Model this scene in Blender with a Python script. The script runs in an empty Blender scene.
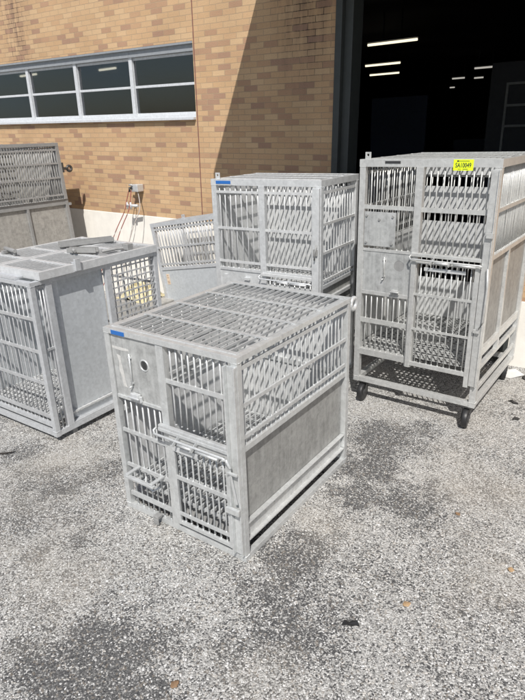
import bpy, bmesh, math, random
from mathutils import Vector, Matrix
R = math.radians
scene = bpy.context.scene
col = scene.collection
rng = random.Random(7)

# ------------------------------------------------------------------ materials
def new_mat(name):
    m = bpy.data.materials.new(name); m.use_nodes = True
    nt = m.node_tree; b = nt.nodes['Principled BSDF']
    return m, nt, b

def N(nt, kind, **kw):
    n = nt.nodes.new(kind)
    for k, v in kw.items():
        if k.startswith('i_'):
            key = k[2:]
            key = int(key) if key.isdigit() else key.replace('_', ' ')
            n.inputs[key].default_value = v
        else:
            setattr(n, k, v)
    return n

def L(nt, a, b): nt.links.new(a, b)

def ramp(nt, stops, interp='LINEAR'):
    r = nt.nodes.new('ShaderNodeValToRGB'); cr = r.color_ramp; cr.interpolation = interp
    while len(cr.elements) < len(stops): cr.elements.new(.5)
    for e, (p, c) in zip(cr.elements, stops):
        e.position = p; e.color = (c[0], c[1], c[2], 1) if hasattr(c, '__len__') else (c, c, c, 1)
    return r

def math_n(nt, op, a, b=None, clamp=False):
    n = nt.nodes.new('ShaderNodeMath'); n.operation = op; n.use_clamp = clamp
    for i, v in enumerate((a, b)):
        if v is None: continue
        if isinstance(v, (int, float)): n.inputs[i].default_value = v
        else: L(nt, v, n.inputs[i])
    return n.outputs[0]

def mix_n(nt, f, a, b, blend='MIX'):
    n = nt.nodes.new('ShaderNodeMix'); n.data_type = 'RGBA'; n.blend_type = blend
    for i, v in ((0, f), (6, a), (7, b)):
        if isinstance(v, (int, float)): n.inputs[i].default_value = v
        elif isinstance(v, tuple): n.inputs[i].default_value = (*v[:3], 1)
        else: L(nt, v, n.inputs[i])
    return n.outputs[2]

def metal(name, base, dirt, dark, rough=.42, metallic=.55, streak=.5, spots=.5, mott=.4):
    """dull weathered aluminium: cloudy tone, vertical run marks, scuffs and specks"""
    m, nt, b = new_mat(name)
    tc = N(nt, 'ShaderNodeTexCoord')
    n1 = N(nt, 'ShaderNodeTexNoise', i_Scale=5., i_Detail=6., i_Roughness=.65); L(nt, tc.outputs['Object'], n1.inputs['Vector'])
    mp = N(nt, 'ShaderNodeMapping'); mp.inputs['Scale'].default_value = (28, 28, 2.2); L(nt, tc.outputs['Object'], mp.inputs['Vector'])
    n2 = N(nt, 'ShaderNodeTexNoise', i_Scale=1., i_Detail=4., i_Roughness=.6); L(nt, mp.outputs[0], n2.inputs['Vector'])
    n3 = N(nt, 'ShaderNodeTexNoise', i_Scale=60., i_Detail=3., i_Roughness=.7); L(nt, tc.outputs['Object'], n3.inputs['Vector'])
    r1 = ramp(nt, [(.3, 0), (.7, 1)]); L(nt, n1.outputs[0], r1.inputs[0])
    r2 = ramp(nt, [(.42, 0), (.75, 1)]); L(nt, n2.outputs[0], r2.inputs[0])
    r3 = ramp(nt, [(.60, 0), (.72, 1)]); L(nt, n3.outputs[0], r3.inputs[0])
    sp = N(nt, 'ShaderNodeTexVoronoi', i_Scale=42.); L(nt, tc.outputs['Object'], sp.inputs['Vector'])
    ss = N(nt, 'ShaderNodeSeparateColor'); L(nt, sp.outputs['Color'], ss.inputs[0])
    n4 = N(nt, 'ShaderNodeTexNoise', i_Scale=14., i_Detail=5., i_Roughness=.75); L(nt, tc.outputs['Object'], n4.inputs['Vector'])
    r4 = ramp(nt, [(.36, 1-.28*mott), (.52, 1.0), (.68, 1+.16*mott)]); L(nt, n4.outputs[0], r4.inputs[0])
    r5 = ramp(nt, [(0, .93), (1, 1.07)]); L(nt, ss.outputs[0], r5.inputs[0])
    c = mix_n(nt, r1.outputs[0], base, tuple(x * (1-.24*mott-.04) for x in base))
    c = mix_n(nt, 1., c, r4.outputs[0], 'MULTIPLY'); c = mix_n(nt, 1., c, r5.outputs[0], 'MULTIPLY')
    c = mix_n(nt, math_n(nt, 'MULTIPLY', r2.outputs[0], streak), c, dirt)
    c = mix_n(nt, math_n(nt, 'MULTIPLY', r3.outputs[0], spots), c, dark)
    L(nt, c, b.inputs['Base Color'])
    b.inputs['Metallic'].default_value = metallic
    rr = N(nt, 'ShaderNodeMapRange'); rr.inputs[3].default_value = rough - .1; rr.inputs[4].default_value = rough + .18
    L(nt, n1.outputs[0], rr.inputs[0]); L(nt, rr.outputs[0], b.inputs['Roughness'])
    bp = N(nt, 'ShaderNodeBump', i_Strength=.12, i_Distance=.003); L(nt, n3.outputs[0], bp.inputs['Height']); L(nt, bp.outputs[0], b.inputs['Normal'])
    return m

def plain(name, c, rough=.6, metallic=0., noise=.25, scale=12.):
    m, nt, b = new_mat(name)
    tc = N(nt, 'ShaderNodeTexCoord')
    n1 = N(nt, 'ShaderNodeTexNoise', i_Scale=scale, i_Detail=5., i_Roughness=.65); L(nt, tc.outputs['Object'], n1.inputs['Vector'])
    L(nt, mix_n(nt, n1.outputs[0], tuple(x * (1 - noise) for x in c), tuple(min(1, x * (1 + noise)) for x in c)), b.inputs['Base Color'])
    b.inputs['Roughness'].default_value = rough; b.inputs['Metallic'].default_value = metallic
    return m

def emit(name, c, s):
    m, nt, b = new_mat(name)
    b.inputs['Base Color'].default_value = (*c, 1)
    b.inputs['Emission Color'].default_value = (*c, 1); b.inputs['Emission Strength'].default_value = s
    return m

M = {}
M['alu']    = metal('aluminium_frame', (0.657, 0.674, 0.673), (0.537, 0.540, 0.527), (0.377, 0.377, 0.360), rough=.34, metallic=.45)
M['bar']    = metal('aluminium_bar', (0.587, 0.602, 0.604), (0.487, 0.490, 0.484), (0.352, 0.353, 0.344), rough=.38, metallic=0.34, spots=.35)
M['plate']  = metal('aluminium_plate', (0.476, 0.484, 0.477), (0.599, 0.607, 0.594), (0.335, 0.335, 0.315), rough=.5, metallic=0.32, streak=.65, mott=.85)
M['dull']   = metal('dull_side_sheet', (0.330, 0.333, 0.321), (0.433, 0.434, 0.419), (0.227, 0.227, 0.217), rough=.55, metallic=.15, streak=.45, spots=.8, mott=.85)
M['warm']   = metal('warm_aluminium', (0.640, 0.645, 0.631), (0.522, 0.517, 0.494), (0.349, 0.338, 0.317), rough=.34, metallic=.45)
M['warmbar']= metal('warm_aluminium_bar', (0.573, 0.580, 0.563), (0.475, 0.470, 0.448), (0.328, 0.320, 0.301), rough=.38, metallic=0.34)
M['inner']  = metal('inner_sheet_aluminium', (0.580, 0.590, 0.590), (0.655, 0.662, 0.658), (0.430, 0.432, 0.423), rough=.5, metallic=.1, streak=.4, spots=.3)
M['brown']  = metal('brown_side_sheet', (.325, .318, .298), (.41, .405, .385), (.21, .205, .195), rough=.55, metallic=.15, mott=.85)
M['white']  = metal('pale_aluminium', (0.721, 0.736, 0.740), (0.616, 0.625, 0.635), (0.480, 0.480, 0.480), rough=.34, metallic=.45)
M['whitebar']= metal('pale_aluminium_bar', (0.638, 0.646, 0.646), (0.546, 0.555, 0.555), (0.414, 0.414, 0.414), rough=.38, metallic=0.25)
M['blue']   = metal('bluish_aluminium', (0.596, 0.612, 0.629), (0.496, 0.507, 0.518), (0.353, 0.353, 0.364), rough=.38, metallic=0.38, mott=.25)
M['bluebar']= metal('bluish_aluminium_bar', (0.516, 0.525, 0.533), (0.430, 0.439, 0.447), (0.310, 0.310, 0.318), rough=.38, metallic=0.30)
M['bluesheet'] = metal('bluish_sheet', (0.550, 0.576, 0.595), (0.614, 0.634, 0.646), (0.474, 0.486, 0.499), rough=.48, metallic=0.32, streak=.25, spots=.15, mott=.15)
M['lid']    = metal('lid_aluminium', (0.660, 0.671, 0.676), (0.550, 0.561, 0.567), (0.396, 0.396, 0.402), rough=.38, metallic=0.30, mott=.25)
M['grey']   = metal('weathered_grey_metal', (0.310, 0.310, 0.305), (0.258, 0.258, 0.249), (0.189, 0.189, 0.181), rough=.55, metallic=.15, mott=.25)
M['greybar']= metal('weathered_grey_bar', (0.344, 0.344, 0.340), (0.284, 0.284, 0.280), (0.215, 0.215, 0.206), rough=.55, metallic=.15, mott=.25)
M['greysheet'] = metal('weathered_grey_sheet', (0.386, 0.373, 0.345), (0.423, 0.409, 0.377), (0.304, 0.285, 0.258), rough=.6, metallic=.1, spots=.3, mott=.85)
M['rubber'] = plain('black_rubber', (.018, .018, .019), .45)
M['steel']  = plain('dark_steel', (.09, .09, .09), .45, .6)
M['tagblue']= plain('blue_plastic_tag', (.02, .13, .42), .4, noise=.08)
M['tagyellow'] = plain('fluorescent_yellow_tag', (.72, .88, .02), .5, noise=.03)
M['ink']    = plain('black_ink', (.03, .03, .03), .6)
M['nameplate'] = plain('dark_nameplate', (.035, .035, .037), .4)
M['label']  = plain('aged_paper_label', (.62, .50, .38), .8)
M['residue'] = plain('old_tape_residue', (.52, .515, .495), .8, noise=.3, scale=60)
M['hole']   = plain('dark_opening', (.05, .05, .05), .7)

# ------------------------------------------------------------------ mesh builder
class MB:
    def __init__(s): s.v = []; s.f = []; s.sm = []
    def add(s, vs, fs, smooth=False):
        o = len(s.v); s.v += [tuple(v) for v in vs]
        for f in fs: s.f.append([i + o for i in f]); s.sm.append(smooth)
        return s
    def box(s, x0, x1, y0, y1, z0, z1):
        x0, x1 = min(x0, x1), max(x0, x1); y0, y1 = min(y0, y1), max(y0, y1); z0, z1 = min(z0, z1), max(z0, z1)
        v = [(x0,y0,z0),(x1,y0,z0),(x1,y1,z0),(x0,y1,z0),(x0,y0,z1),(x1,y0,z1),(x1,y1,z1),(x0,y1,z1)]
        return s.add(v, [(0,3,2,1),(4,5,6,7),(0,1,5,4),(1,2,6,5),(2,3,7,6),(3,0,4,7)])
    def tube(s, pts, r, n=8, cap=True):
        pts = [Vector(p) for p in pts]; rings = []
        for i, p in enumerate(pts):
            a = pts[max(0, i-1)]; b = pts[min(len(pts)-1, i+1)]; d = (b - a).normalized()
            up = Vector((0,0,1)) if abs(d.z) < .9 else Vector((1,0,0))
            u = d.cross(up).normalized(); w = d.cross(u).normalized()
            rr = r[i] if hasattr(r, '__len__') else r
            rings.append([p + u*math.cos(2*math.pi*k/n)*rr + w*math.sin(2*math.pi*k/n)*rr for k in range(n)])
        v = [q for rg in rings for q in rg]; f = []
        for i in range(len(pts)-1):
            for k in range(n):
                f.append((i*n+k, i*n+(k+1)%n, (i+1)*n+(k+1)%n, (i+1)*n+k))
        s.add(v, f, True)
        if cap:
            o = len(s.v) - len(v)
            s.f.append([o+k for k in range(n)][::-1]); s.sm.append(False)
            s.f.append([o+(len(pts)-1)*n+k for k in range(n)]); s.sm.append(False)
        return s
    def slab(s, p, q, w, t, nrm):
        """flat strip from p to q, width w (in the plane), thickness t along nrm"""
        p, q, nrm = Vector(p), Vector(q), Vector(nrm).normalized(); d = (q-p).normalized(); u = d.cross(nrm).normalized()*w/2; k = nrm*t/2
        v = [p-u-k, p+u-k, p+u+k, p-u+k, q-u-k, q+u-k, q+u+k, q-u+k]
        return s.add(v, [(0,1,2,3),(7,6,5,4),(0,4,5,1),(1,5,6,2),(2,6,7,3),(3,7,4,0)])
    def torus(s, c, Rr, r, axis='x', n=28, m=12):
        v = []; f = []
        for i in range(n):
            a = 2*math.pi*i/n
            for j in range(m):
                b = 2*math.pi*j/m; q = Rr + r*math.cos(b); h = r*math.sin(b)
                p = (q*math.cos(a), q*math.sin(a), h)
                p = {'x': (p[2], p[0], p[1]), 'y': (p[0], p[2], p[1]), 'z': p}[axis]
                v.append((c[0]+p[0], c[1]+p[1], c[2]+p[2]))
        for i in range(n):
            for j in range(m):
                f.append((i*m+j, ((i+1)%n)*m+j, ((i+1)%n)*m+(j+1)%m, i*m+(j+1)%m))
        return s.add(v, f, True)
    def hole_plate(s, x0, x1, z0, z1, y0, y1, cx, cz, r, n=32):
        """plate in the XZ plane with a round hole through it"""
        out = []
        for k in range(n):
            a = 2*math.pi*k/n; dx, dz = math.cos(a), math.sin(a); t = 1e9
            if dx > 1e-9: t = min(t, (x1-cx)/dx)
            if dx < -1e-9: t = min(t, (x0-cx)/dx)
            if dz > 1e-9: t = min(t, (z1-cz)/dz)
            if dz < -1e-9: t = min(t, (z0-cz)/dz)
            out.append((cx+dx*t, cz+dz*t))
        for X, Zz in ((x0,z0),(x1,z0),(x1,z1),(x0,z1)):      # snap the nearest spoke to each corner
            k = min(range(n), key=lambda i: (out[i][0]-X)**2 + (out[i][1]-Zz)**2); out[k] = (X, Zz)
        inn = [(cx+r*math.cos(2*math.pi*k/n), cz+r*math.sin(2*math.pi*k/n)) for k in range(n)]
        v = [(x,y0,z) for x,z in out] + [(x,y0,z) for x,z in inn] + [(x,y1,z) for x,z in out] + [(x,y1,z) for x,z in inn]
        f = []
        for k in range(n):
            j = (k+1) % n
            f += [(k,j,n+j,n+k), (2*n+k,3*n+k,3*n+j,2*n+j), (n+k,n+j,3*n+j,3*n+k), (k,2*n+k,2*n+j,j)]
        return s.add(v, f)
    def build(s, name, mat, parent=None, bevel=0.):
        me = bpy.data.meshes.new(name); me.from_pydata(s.v, [], s.f)
        me.polygons.foreach_set('use_smooth', s.sm); me.materials.append(mat)
        o = bpy.data.objects.new(name, me); col.objects.link(o)
        if parent: o.parent = parent
        if bevel:
            b = o.modifiers.new('bevel', 'BEVEL'); b.width = bevel; b.segments = 2; b.limit_method = 'ANGLE'; b.angle_limit = R(50)
        return o

def thing(name, label, cat, loc=(0,0,0), rot=(0,0,0), group=None):
    o = bpy.data.objects.new(name, None); col.objects.link(o); o.location = loc; o.rotation_euler = rot
    o['label'] = label; o['category'] = cat
    if group: o['group'] = group
    return o
def tag(o, label, cat, group=None):
    o['label'] = label; o['category'] = cat
    if group: o['group'] = group
    return o
def structure(o): o['kind'] = 'structure'; return o

def text_part(body, size, loc, mat, parent, name='lettering', width=None):
    cu = bpy.data.curves.new(name, 'FONT'); cu.body = body; cu.size = size; cu.align_x = 'CENTER'; cu.align_y = 'CENTER'; cu.extrude = .0006
    t = bpy.data.objects.new('tmp', cu); col.objects.link(t)
    bpy.context.view_layer.update()
    me = bpy.data.meshes.new_from_object(t.evaluated_get(bpy.context.evaluated_depsgraph_get()))
    bpy.data.objects.remove(t)
    bmx = bmesh.new(); n0 = 0
    for dx, dy in ((-.018,0),(.018,0),(0,-.015),(0,.015)):
        bmx.from_mesh(me); bmx.verts.ensure_lookup_table()
        for v in bmx.verts[n0:]: v.co.x += dx*size; v.co.y += dy*size; v.co.z += n0*1e-8
        n0 = len(bmx.verts)
    bmx.to_mesh(me); bmx.free()
    w = max(v.co.x for v in me.vertices) - min(v.co.x for v in me.vertices); k = width / w if width else 1
    for v in me.vertices:
        x, y, z = v.co; v.co = (loc[0] + x*k, loc[1] - z, loc[2] + y)
    me.materials.clear(); me.materials.append(mat); me.name = name
    o = bpy.data.objects.new(name, me); col.objects.link(o); o.parent = parent
    return o

# ------------------------------------------------------------------ camera (solved from the photograph)
PITCH, ROLL, F = R(21.003), R(-1.8027), 558.48
fw = Vector((0, math.cos(PITCH), -math.sin(PITCH))); up0 = Vector((0, math.sin(PITCH), math.cos(PITCH))); ri0 = Vector((1,0,0))
ri = ri0*math.cos(ROLL) + up0*math.sin(ROLL); up = up0*math.cos(ROLL) - ri0*math.sin(ROLL)
cam = bpy.data.cameras.new('camera'); co = bpy.data.objects.new('camera', cam); col.objects.link(co)
mw = Matrix((( ri.x, up.x, -fw.x, 0), (ri.y, up.y, -fw.y, 0), (ri.z, up.z, -fw.z, 2.5), (0,0,0,1)))
co.matrix_world = mw
cam.sensor_fit = 'VERTICAL'; cam.sensor_height = 24; cam.lens = F/700*24; cam.clip_start = .05; cam.clip_end = 1000
scene.camera = co

YAW = R(-35.2)
EV = Vector((math.cos(YAW), math.sin(YAW), 0)); NV = Vector((-math.sin(YAW), math.cos(YAW), 0))
def en(e, n, z=0): return EV*e + NV*n + Vector((0,0,z))

# ------------------------------------------------------------------ light
SUN = (EV*-.41 + NV*.70 + Vector((0,0,-1))).normalized()       # the way the light travels
s = bpy.data.lights.new('sun', 'SUN'); s.energy = 4.85; s.angle = R(.53); s.color = (1, .965, .915)
so = bpy.data.objects.new('sun', s); col.objects.link(so); so.rotation_euler = SUN.to_track_quat('-Z', 'Y').to_euler(); so.location = (0,0,20)
w = bpy.data.worlds.new('World'); scene.world = w; w.use_nodes = True
sky = w.node_tree.nodes.new('ShaderNodeTexSky'); sky.sky_type = 'NISHITA'; sky.sun_disc = False
sky.sun_elevation = math.asin(-SUN.z); sky.sun_rotation = math.atan2(-SUN.x, -SUN.y); sky.air_density = 1.; sky.dust_density = 1.5
w.node_tree.links.new(sky.outputs[0], w.node_tree.nodes['Background'].inputs[0]); w.node_tree.nodes['Background'].inputs[1].default_value = .082
vs = scene.view_settings; vs.view_transform = 'Standard'; vs.look = 'None'; vs.exposure = 0.10; vs.gamma = 1

# ------------------------------------------------------------------ ground
def ground_material():
    m, nt, b = new_mat('exposed_aggregate_ground')
    tc = N(nt, 'ShaderNodeTexCoord'); P = tc.outputs['Object']
    wn = N(nt, 'ShaderNodeTexNoise', i_Scale=45., i_Detail=2.); L(nt, P, wn.inputs['Vector'])
    wv = N(nt, 'ShaderNodeVectorMath', operation='MULTIPLY_ADD'); L(nt, wn.outputs['Color'], wv.inputs[0]); wv.inputs[1].default_value = (.012,)*3; L(nt, P, wv.inputs[2])
    v1 = N(nt, 'ShaderNodeTexVoronoi', i_Scale=96., i_Randomness=1.); L(nt, wv.outputs[0], v1.inputs['Vector'])
    v2 = N(nt, 'ShaderNodeTexVoronoi', i_Scale=150., i_Randomness=1.); L(nt, wv.outputs[0], v2.inputs['Vector'])
    sep1 = N(nt, 'ShaderNodeSeparateColor'); L(nt, v1.outputs['Color'], sep1.inputs[0])
    sep2 = N(nt, 'ShaderNodeSeparateColor'); L(nt, v2.outputs['Color'], sep2.inputs[0])
    # broad wear: where dark binder shows between fewer stones
    big = N(nt, 'ShaderNodeTexNoise', i_Scale=1.3, i_Detail=7., i_Roughness=.68); L(nt, P, big.inputs['Vector'])
    mid = N(nt, 'ShaderNodeTexNoise', i_Scale=7., i_Detail=5., i_Roughness=.7); L(nt, P, mid.inputs['Vector'])
    # stains with a place of their own
    nz = N(nt, 'ShaderNodeTexNoise', i_Scale=5.5, i_Detail=5., i_Roughness=.7); L(nt, P, nz.inputs['Vector'])
    off = N(nt, 'ShaderNodeVectorMath', operation='MULTIPLY_ADD'); L(nt, nz.outputs['Color'], off.inputs[0]); off.inputs[1].default_value = (.55,)*3
    sh = N(nt, 'ShaderNodeVectorMath', operation='SUBTRACT'); L(nt, P, sh.inputs[0]); sh.inputs[1].default_value = (.275, .275, .275)
    L(nt, sh.outputs[0], off.inputs[2])
    total = None
    for (x, y, rad, st) in STAINS:
        d = N(nt, 'ShaderNodeVectorMath', operation='DISTANCE'); L(nt, off.outputs[0], d.inputs[0]); d.inputs[1].default_value = (x, y, 0)
        mr = N(nt, 'ShaderNodeMapRange'); mr.interpolation_type = 'SMOOTHSTEP'
        mr.inputs[1].default_value = rad; mr.inputs[2].default_value = rad*.15; mr.inputs[3].default_value = 0; mr.inputs[4].default_value = st
        L(nt, d.outputs['Value'], mr.inputs[0])
        total = mr.outputs[0] if total is None else math_n(nt, 'MAXIMUM', total, mr.outputs[0])
    for (x, y, hl, hw, ang, st) in STREAKS:
        mp_ = N(nt, 'ShaderNodeMapping', vector_type='TEXTURE'); mp_.inputs['Location'].default_value = (x, y, 0); mp_.inputs['Rotation'].default_value = (0, 0, ang); mp_.inputs['Scale'].default_value = (hl, hw, 1)
        L(nt, off.outputs[0], mp_.inputs['Vector'])
        fl = N(nt, 'ShaderNodeVectorMath', operation='MULTIPLY'); L(nt, mp_.outputs[0], fl.inputs[0]); fl.inputs[1].default_value = (1, 1, 0)
        d = N(nt, 'ShaderNodeVectorMath', operation='LENGTH'); L(nt, fl.outputs[0], d.inputs[0])
        mr = N(nt, 'ShaderNodeMapRange'); mr.interpolation_type = 'SMOOTHSTEP'
        mr.inputs[1].default_value = 1.; mr.inputs[2].default_value = .1; mr.inputs[3].default_value = 0; mr.inputs[4].default_value = st
        L(nt, d.outputs['Value'], mr.inputs[0]); total = math_n(nt, 'MAXIMUM', total, mr.outputs[0])
    wear = math_n(nt, 'ADD', math_n(nt, 'MULTIPLY', math_n(nt, 'SUBTRACT', big.outputs[0], .5), 1.0), math_n(nt, 'MULTIPLY', math_n(nt, 'SUBTRACT', mid.outputs[0], .5), .95))
    wear = math_n(nt, 'ADD', wear, total)
    e1 = N(nt, 'ShaderNodeTexVoronoi', feature='DISTANCE_TO_EDGE', i_Scale=96.); L(nt, wv.outputs[0], e1.inputs['Vector'])
    binder = ramp(nt, [(.0, (.05,.05,.052)), (.5, (.095,.095,.094)), (1., (.18,.177,.172))]); L(nt, sep2.outputs[0], binder.inputs[0])
    def chips(sep, edge, thr, k, stops, e0, top):
        on = math_n(nt, 'SUBTRACT', sep.outputs[0], math_n(nt, 'MINIMUM', math_n(nt, 'ADD', math_n(nt, 'MULTIPLY', wear, k), thr), top))
        on = math_n(nt, 'MULTIPLY', on, 9., True)
        if edge is not None:
            er = N(nt, 'ShaderNodeMapRange'); er.inputs[1].default_value = e0*.25; er.inputs[2].default_value = e0; L(nt, edge, er.inputs[0])
            on = math_n(nt, 'MULTIPLY', on, er.outputs[0])
        cr = ramp(nt, stops); L(nt, sep.outputs[2], cr.inputs[0])
        return on, cr.outputs[0]
    on2, c2 = chips(sep2, None, .37, .9, [(0, (.18,.177,.17)), (.5, (.33,.325,.31)), (.85, (.46,.455,.44)), (1., (.70,.695,.68))], 0, .80)
    on1, c1 = chips(sep1, e1.outputs['Distance'], .385, 1.2, [(0, (.21,.207,.198)), (.40, (.37,.365,.35)), (.78, (.50,.495,.475)), (.93, (.63,.625,.61)), (1., (.82,.815,.805))], .10, .84)
    c = mix_n(nt, on2, binder.outputs[0], c2)
    c = mix_n(nt, on1, c, c1)
    c = mix_n(nt, math_n(nt, 'MULTIPLY', math_n(nt, 'GREATER_THAN', sep1.outputs[1], .90), .18), c, (.44, .36, .27))
    dust = N(nt, 'ShaderNodeTexNoise', i_Scale=.9, i_Detail=4.); L(nt, P, dust.inputs['Vector'])
    rd = ramp(nt, [(.5, 0), (.74, .38)]); L(nt, dust.outputs[0], rd.inputs[0])
    c = mix_n(nt, rd.outputs[0], c, (.45, .41, .35))
    L(nt, c, b.inputs['Base Color'])
    b.inputs['Roughness'].default_value = .8; b.inputs['Specular IOR Level'].default_value = .3
    dm = ramp(nt, [(0, 1), (.8, 0)]); L(nt, v1.outputs['Distance'], dm.inputs[0])
    hgt = math_n(nt, 'ADD', math_n(nt, 'MULTIPLY', dm.outputs[0], sep1.outputs[0]), math_n(nt, 'MULTIPLY', v2.outputs['Distance'], -.35))
    bp = N(nt, 'ShaderNodeBump', i_Strength=.8, i_Distance=.006); L(nt, hgt, bp.inputs['Height']); L(nt, bp.outputs[0], b.inputs['Normal'])
    return m
STAINS = [(1.06,4.34,.40,.62),(.84,3.82,.34,.66),(.66,3.50,.25,.55),(1.0,3.36,.30,.46),(1.40,4.42,.25,.40),(1.28,4.02,.22,.3),
          (.30,3.0,.24,.50),(.12,2.74,.26,.55),(-.10,2.98,.2,.35),(-.06,2.52,.2,.36),(.12,2.25,.33,.34),(.36,2.42,.24,.28),(.62,2.75,.25,.22),(-.16,2.2,.22,.3),
          (-.93,2.22,.28,.66),(-1.08,2.05,.26,.70),(-.80,1.95,.24,.80),(-1.32,2.2,.22,.40),(-.6,1.95,.2,.45),(-.62,2.25,.2,.35),
          (-1.75,3.78,.45,.34),(-1.27,3.9,.28,.42),(-1.8,3.3,.35,.26),(-1.45,3.45,.3,.22),(-2.1,4.2,.3,.3),(1.7,3.4,.3,.15)]
STREAKS = [(.92,3.95,.85,.24,1.05,.55),(.20,2.80,.62,.20,.95,.55),(.02,2.35,.6,.2,.75,.36),(-.78,2.05,.5,.2,.9,.6),(-1.6,3.65,.75,.17,.62,.42),(-1.35,3.05,.6,.13,.6,.30),(1.15,3.35,.5,.17,1.0,.34)]
M['ground'] = ground_material()
g = MB(); S = 300
g.add([(-S,-S,0),(S,-S,0),(S,S,0),(-S,S,0)], [(0,1,2,3)])
structure(g.build('ground', M['ground']))

# ------------------------------------------------------------------ building
def brick_material():
    m, nt, b = new_mat('tan_brick')
    tc = N(nt, 'ShaderNodeTexCoord'); P = tc.outputs['Object']
    sp = N(nt, 'ShaderNodeSeparateXYZ'); L(nt, P, sp.inputs[0])
    cb = N(nt, 'ShaderNodeCombineXYZ'); L(nt, math_n(nt, 'ADD', sp.outputs[0], math_n(nt, 'MULTIPLY', sp.outputs[1], 1.0)), cb.inputs[0]); L(nt, sp.outputs[2], cb.inputs[1])
    wb = N(nt, 'ShaderNodeTexNoise', i_Scale=9., i_Detail=2.); L(nt, P, wb.inputs['Vector'])
    wv = N(nt, 'ShaderNodeVectorMath', operation='MULTIPLY_ADD'); L(nt, wb.outputs['Color'], wv.inputs[0]); wv.inputs[1].default_value = (.006, .004, 0); L(nt, cb.outputs[0], wv.inputs[2])
    br = N(nt, 'ShaderNodeTexBrick'); L(nt, wv.outputs[0], br.inputs['Vector'])
    br.offset = .5; br.inputs['Color1'].default_value = (0,0,0,1); br.inputs['Color2'].default_value = (1,1,1,1); br.inputs['Mortar'].default_value = (.5,.5,.5,1)
    br.inputs['Scale'].default_value = 1; br.inputs['Mortar Size'].default_value = .0036; br.inputs['Mortar Smooth'].default_value = .15
    br.inputs['Bias'].default_value = 0; br.inputs['Brick Width'].default_value = .205; br.inputs['Row Height'].default_value = .0677
    sepc = N(nt, 'ShaderNodeSeparateColor'); L(nt, br.outputs['Color'], sepc.inputs[0])
    rc = ramp(nt, [(0, (0.513,0.340,0.192)), (.22, (0.556,0.382,0.221)), (.42, (0.491,0.320,0.177)), (.60, (0.535,0.350,0.197)), (.74, (0.481,0.309,0.175)), (.80, (0.405,0.249,0.152)), (.92, (0.351,0.215,0.143)), (1., (0.443,0.273,0.162))]); L(nt, sepc.outputs[0], rc.inputs[0])
    fn = N(nt, 'ShaderNodeTexNoise', i_Scale=70., i_Detail=5., i_Roughness=.7); L(nt, P, fn.inputs['Vector'])
    c = mix_n(nt, .28, rc.outputs[0], fn.outputs[0], 'OVERLAY')
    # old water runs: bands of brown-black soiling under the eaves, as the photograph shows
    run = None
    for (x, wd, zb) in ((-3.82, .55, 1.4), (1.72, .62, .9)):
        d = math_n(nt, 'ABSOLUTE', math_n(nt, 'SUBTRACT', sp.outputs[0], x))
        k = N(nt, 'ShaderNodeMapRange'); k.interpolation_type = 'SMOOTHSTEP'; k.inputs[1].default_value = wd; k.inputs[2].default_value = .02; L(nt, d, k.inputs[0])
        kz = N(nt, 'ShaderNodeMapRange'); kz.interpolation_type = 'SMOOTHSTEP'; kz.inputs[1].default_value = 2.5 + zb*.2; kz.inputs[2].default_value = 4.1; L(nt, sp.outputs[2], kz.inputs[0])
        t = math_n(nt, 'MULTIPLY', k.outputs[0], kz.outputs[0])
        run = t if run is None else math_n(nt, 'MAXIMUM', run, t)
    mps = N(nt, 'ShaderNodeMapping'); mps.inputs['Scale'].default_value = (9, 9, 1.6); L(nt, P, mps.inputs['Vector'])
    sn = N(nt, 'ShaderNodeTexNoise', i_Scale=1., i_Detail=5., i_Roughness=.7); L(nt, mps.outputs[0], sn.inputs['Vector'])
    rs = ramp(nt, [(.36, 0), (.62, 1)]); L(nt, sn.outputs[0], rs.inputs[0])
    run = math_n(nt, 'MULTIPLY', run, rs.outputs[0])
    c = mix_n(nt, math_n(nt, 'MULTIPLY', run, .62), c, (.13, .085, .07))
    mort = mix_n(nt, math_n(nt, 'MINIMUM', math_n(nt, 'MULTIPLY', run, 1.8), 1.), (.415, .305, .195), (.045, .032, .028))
    wd = N(nt, 'ShaderNodeTexNoise', i_Scale=1.1, i_Detail=4.); L(nt, P, wd.inputs['Vector'])
    rw = ramp(nt, [(.3, .86), (.7, 1.06)]); L(nt, wd.outputs[0], rw.inputs[0])
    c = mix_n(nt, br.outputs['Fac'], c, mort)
    c = mix_n(nt, 1., c, rw.outputs[0], 'MULTIPLY')
    L(nt, c, b.inputs['Base Color']); b.inputs['Roughness'].default_value = .85
    h = math_n(nt, 'ADD', math_n(nt, 'MULTIPLY', br.outputs['Fac'], -1.), math_n(nt, 'MULTIPLY', fn.outputs[0], .25))
    bp = N(nt, 'ShaderNodeBump', i_Strength=.8, i_Distance=.009); L(nt, h, bp.inputs['Height']); L(nt, bp.outputs[0], b.inputs['Normal'])
    return m
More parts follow.
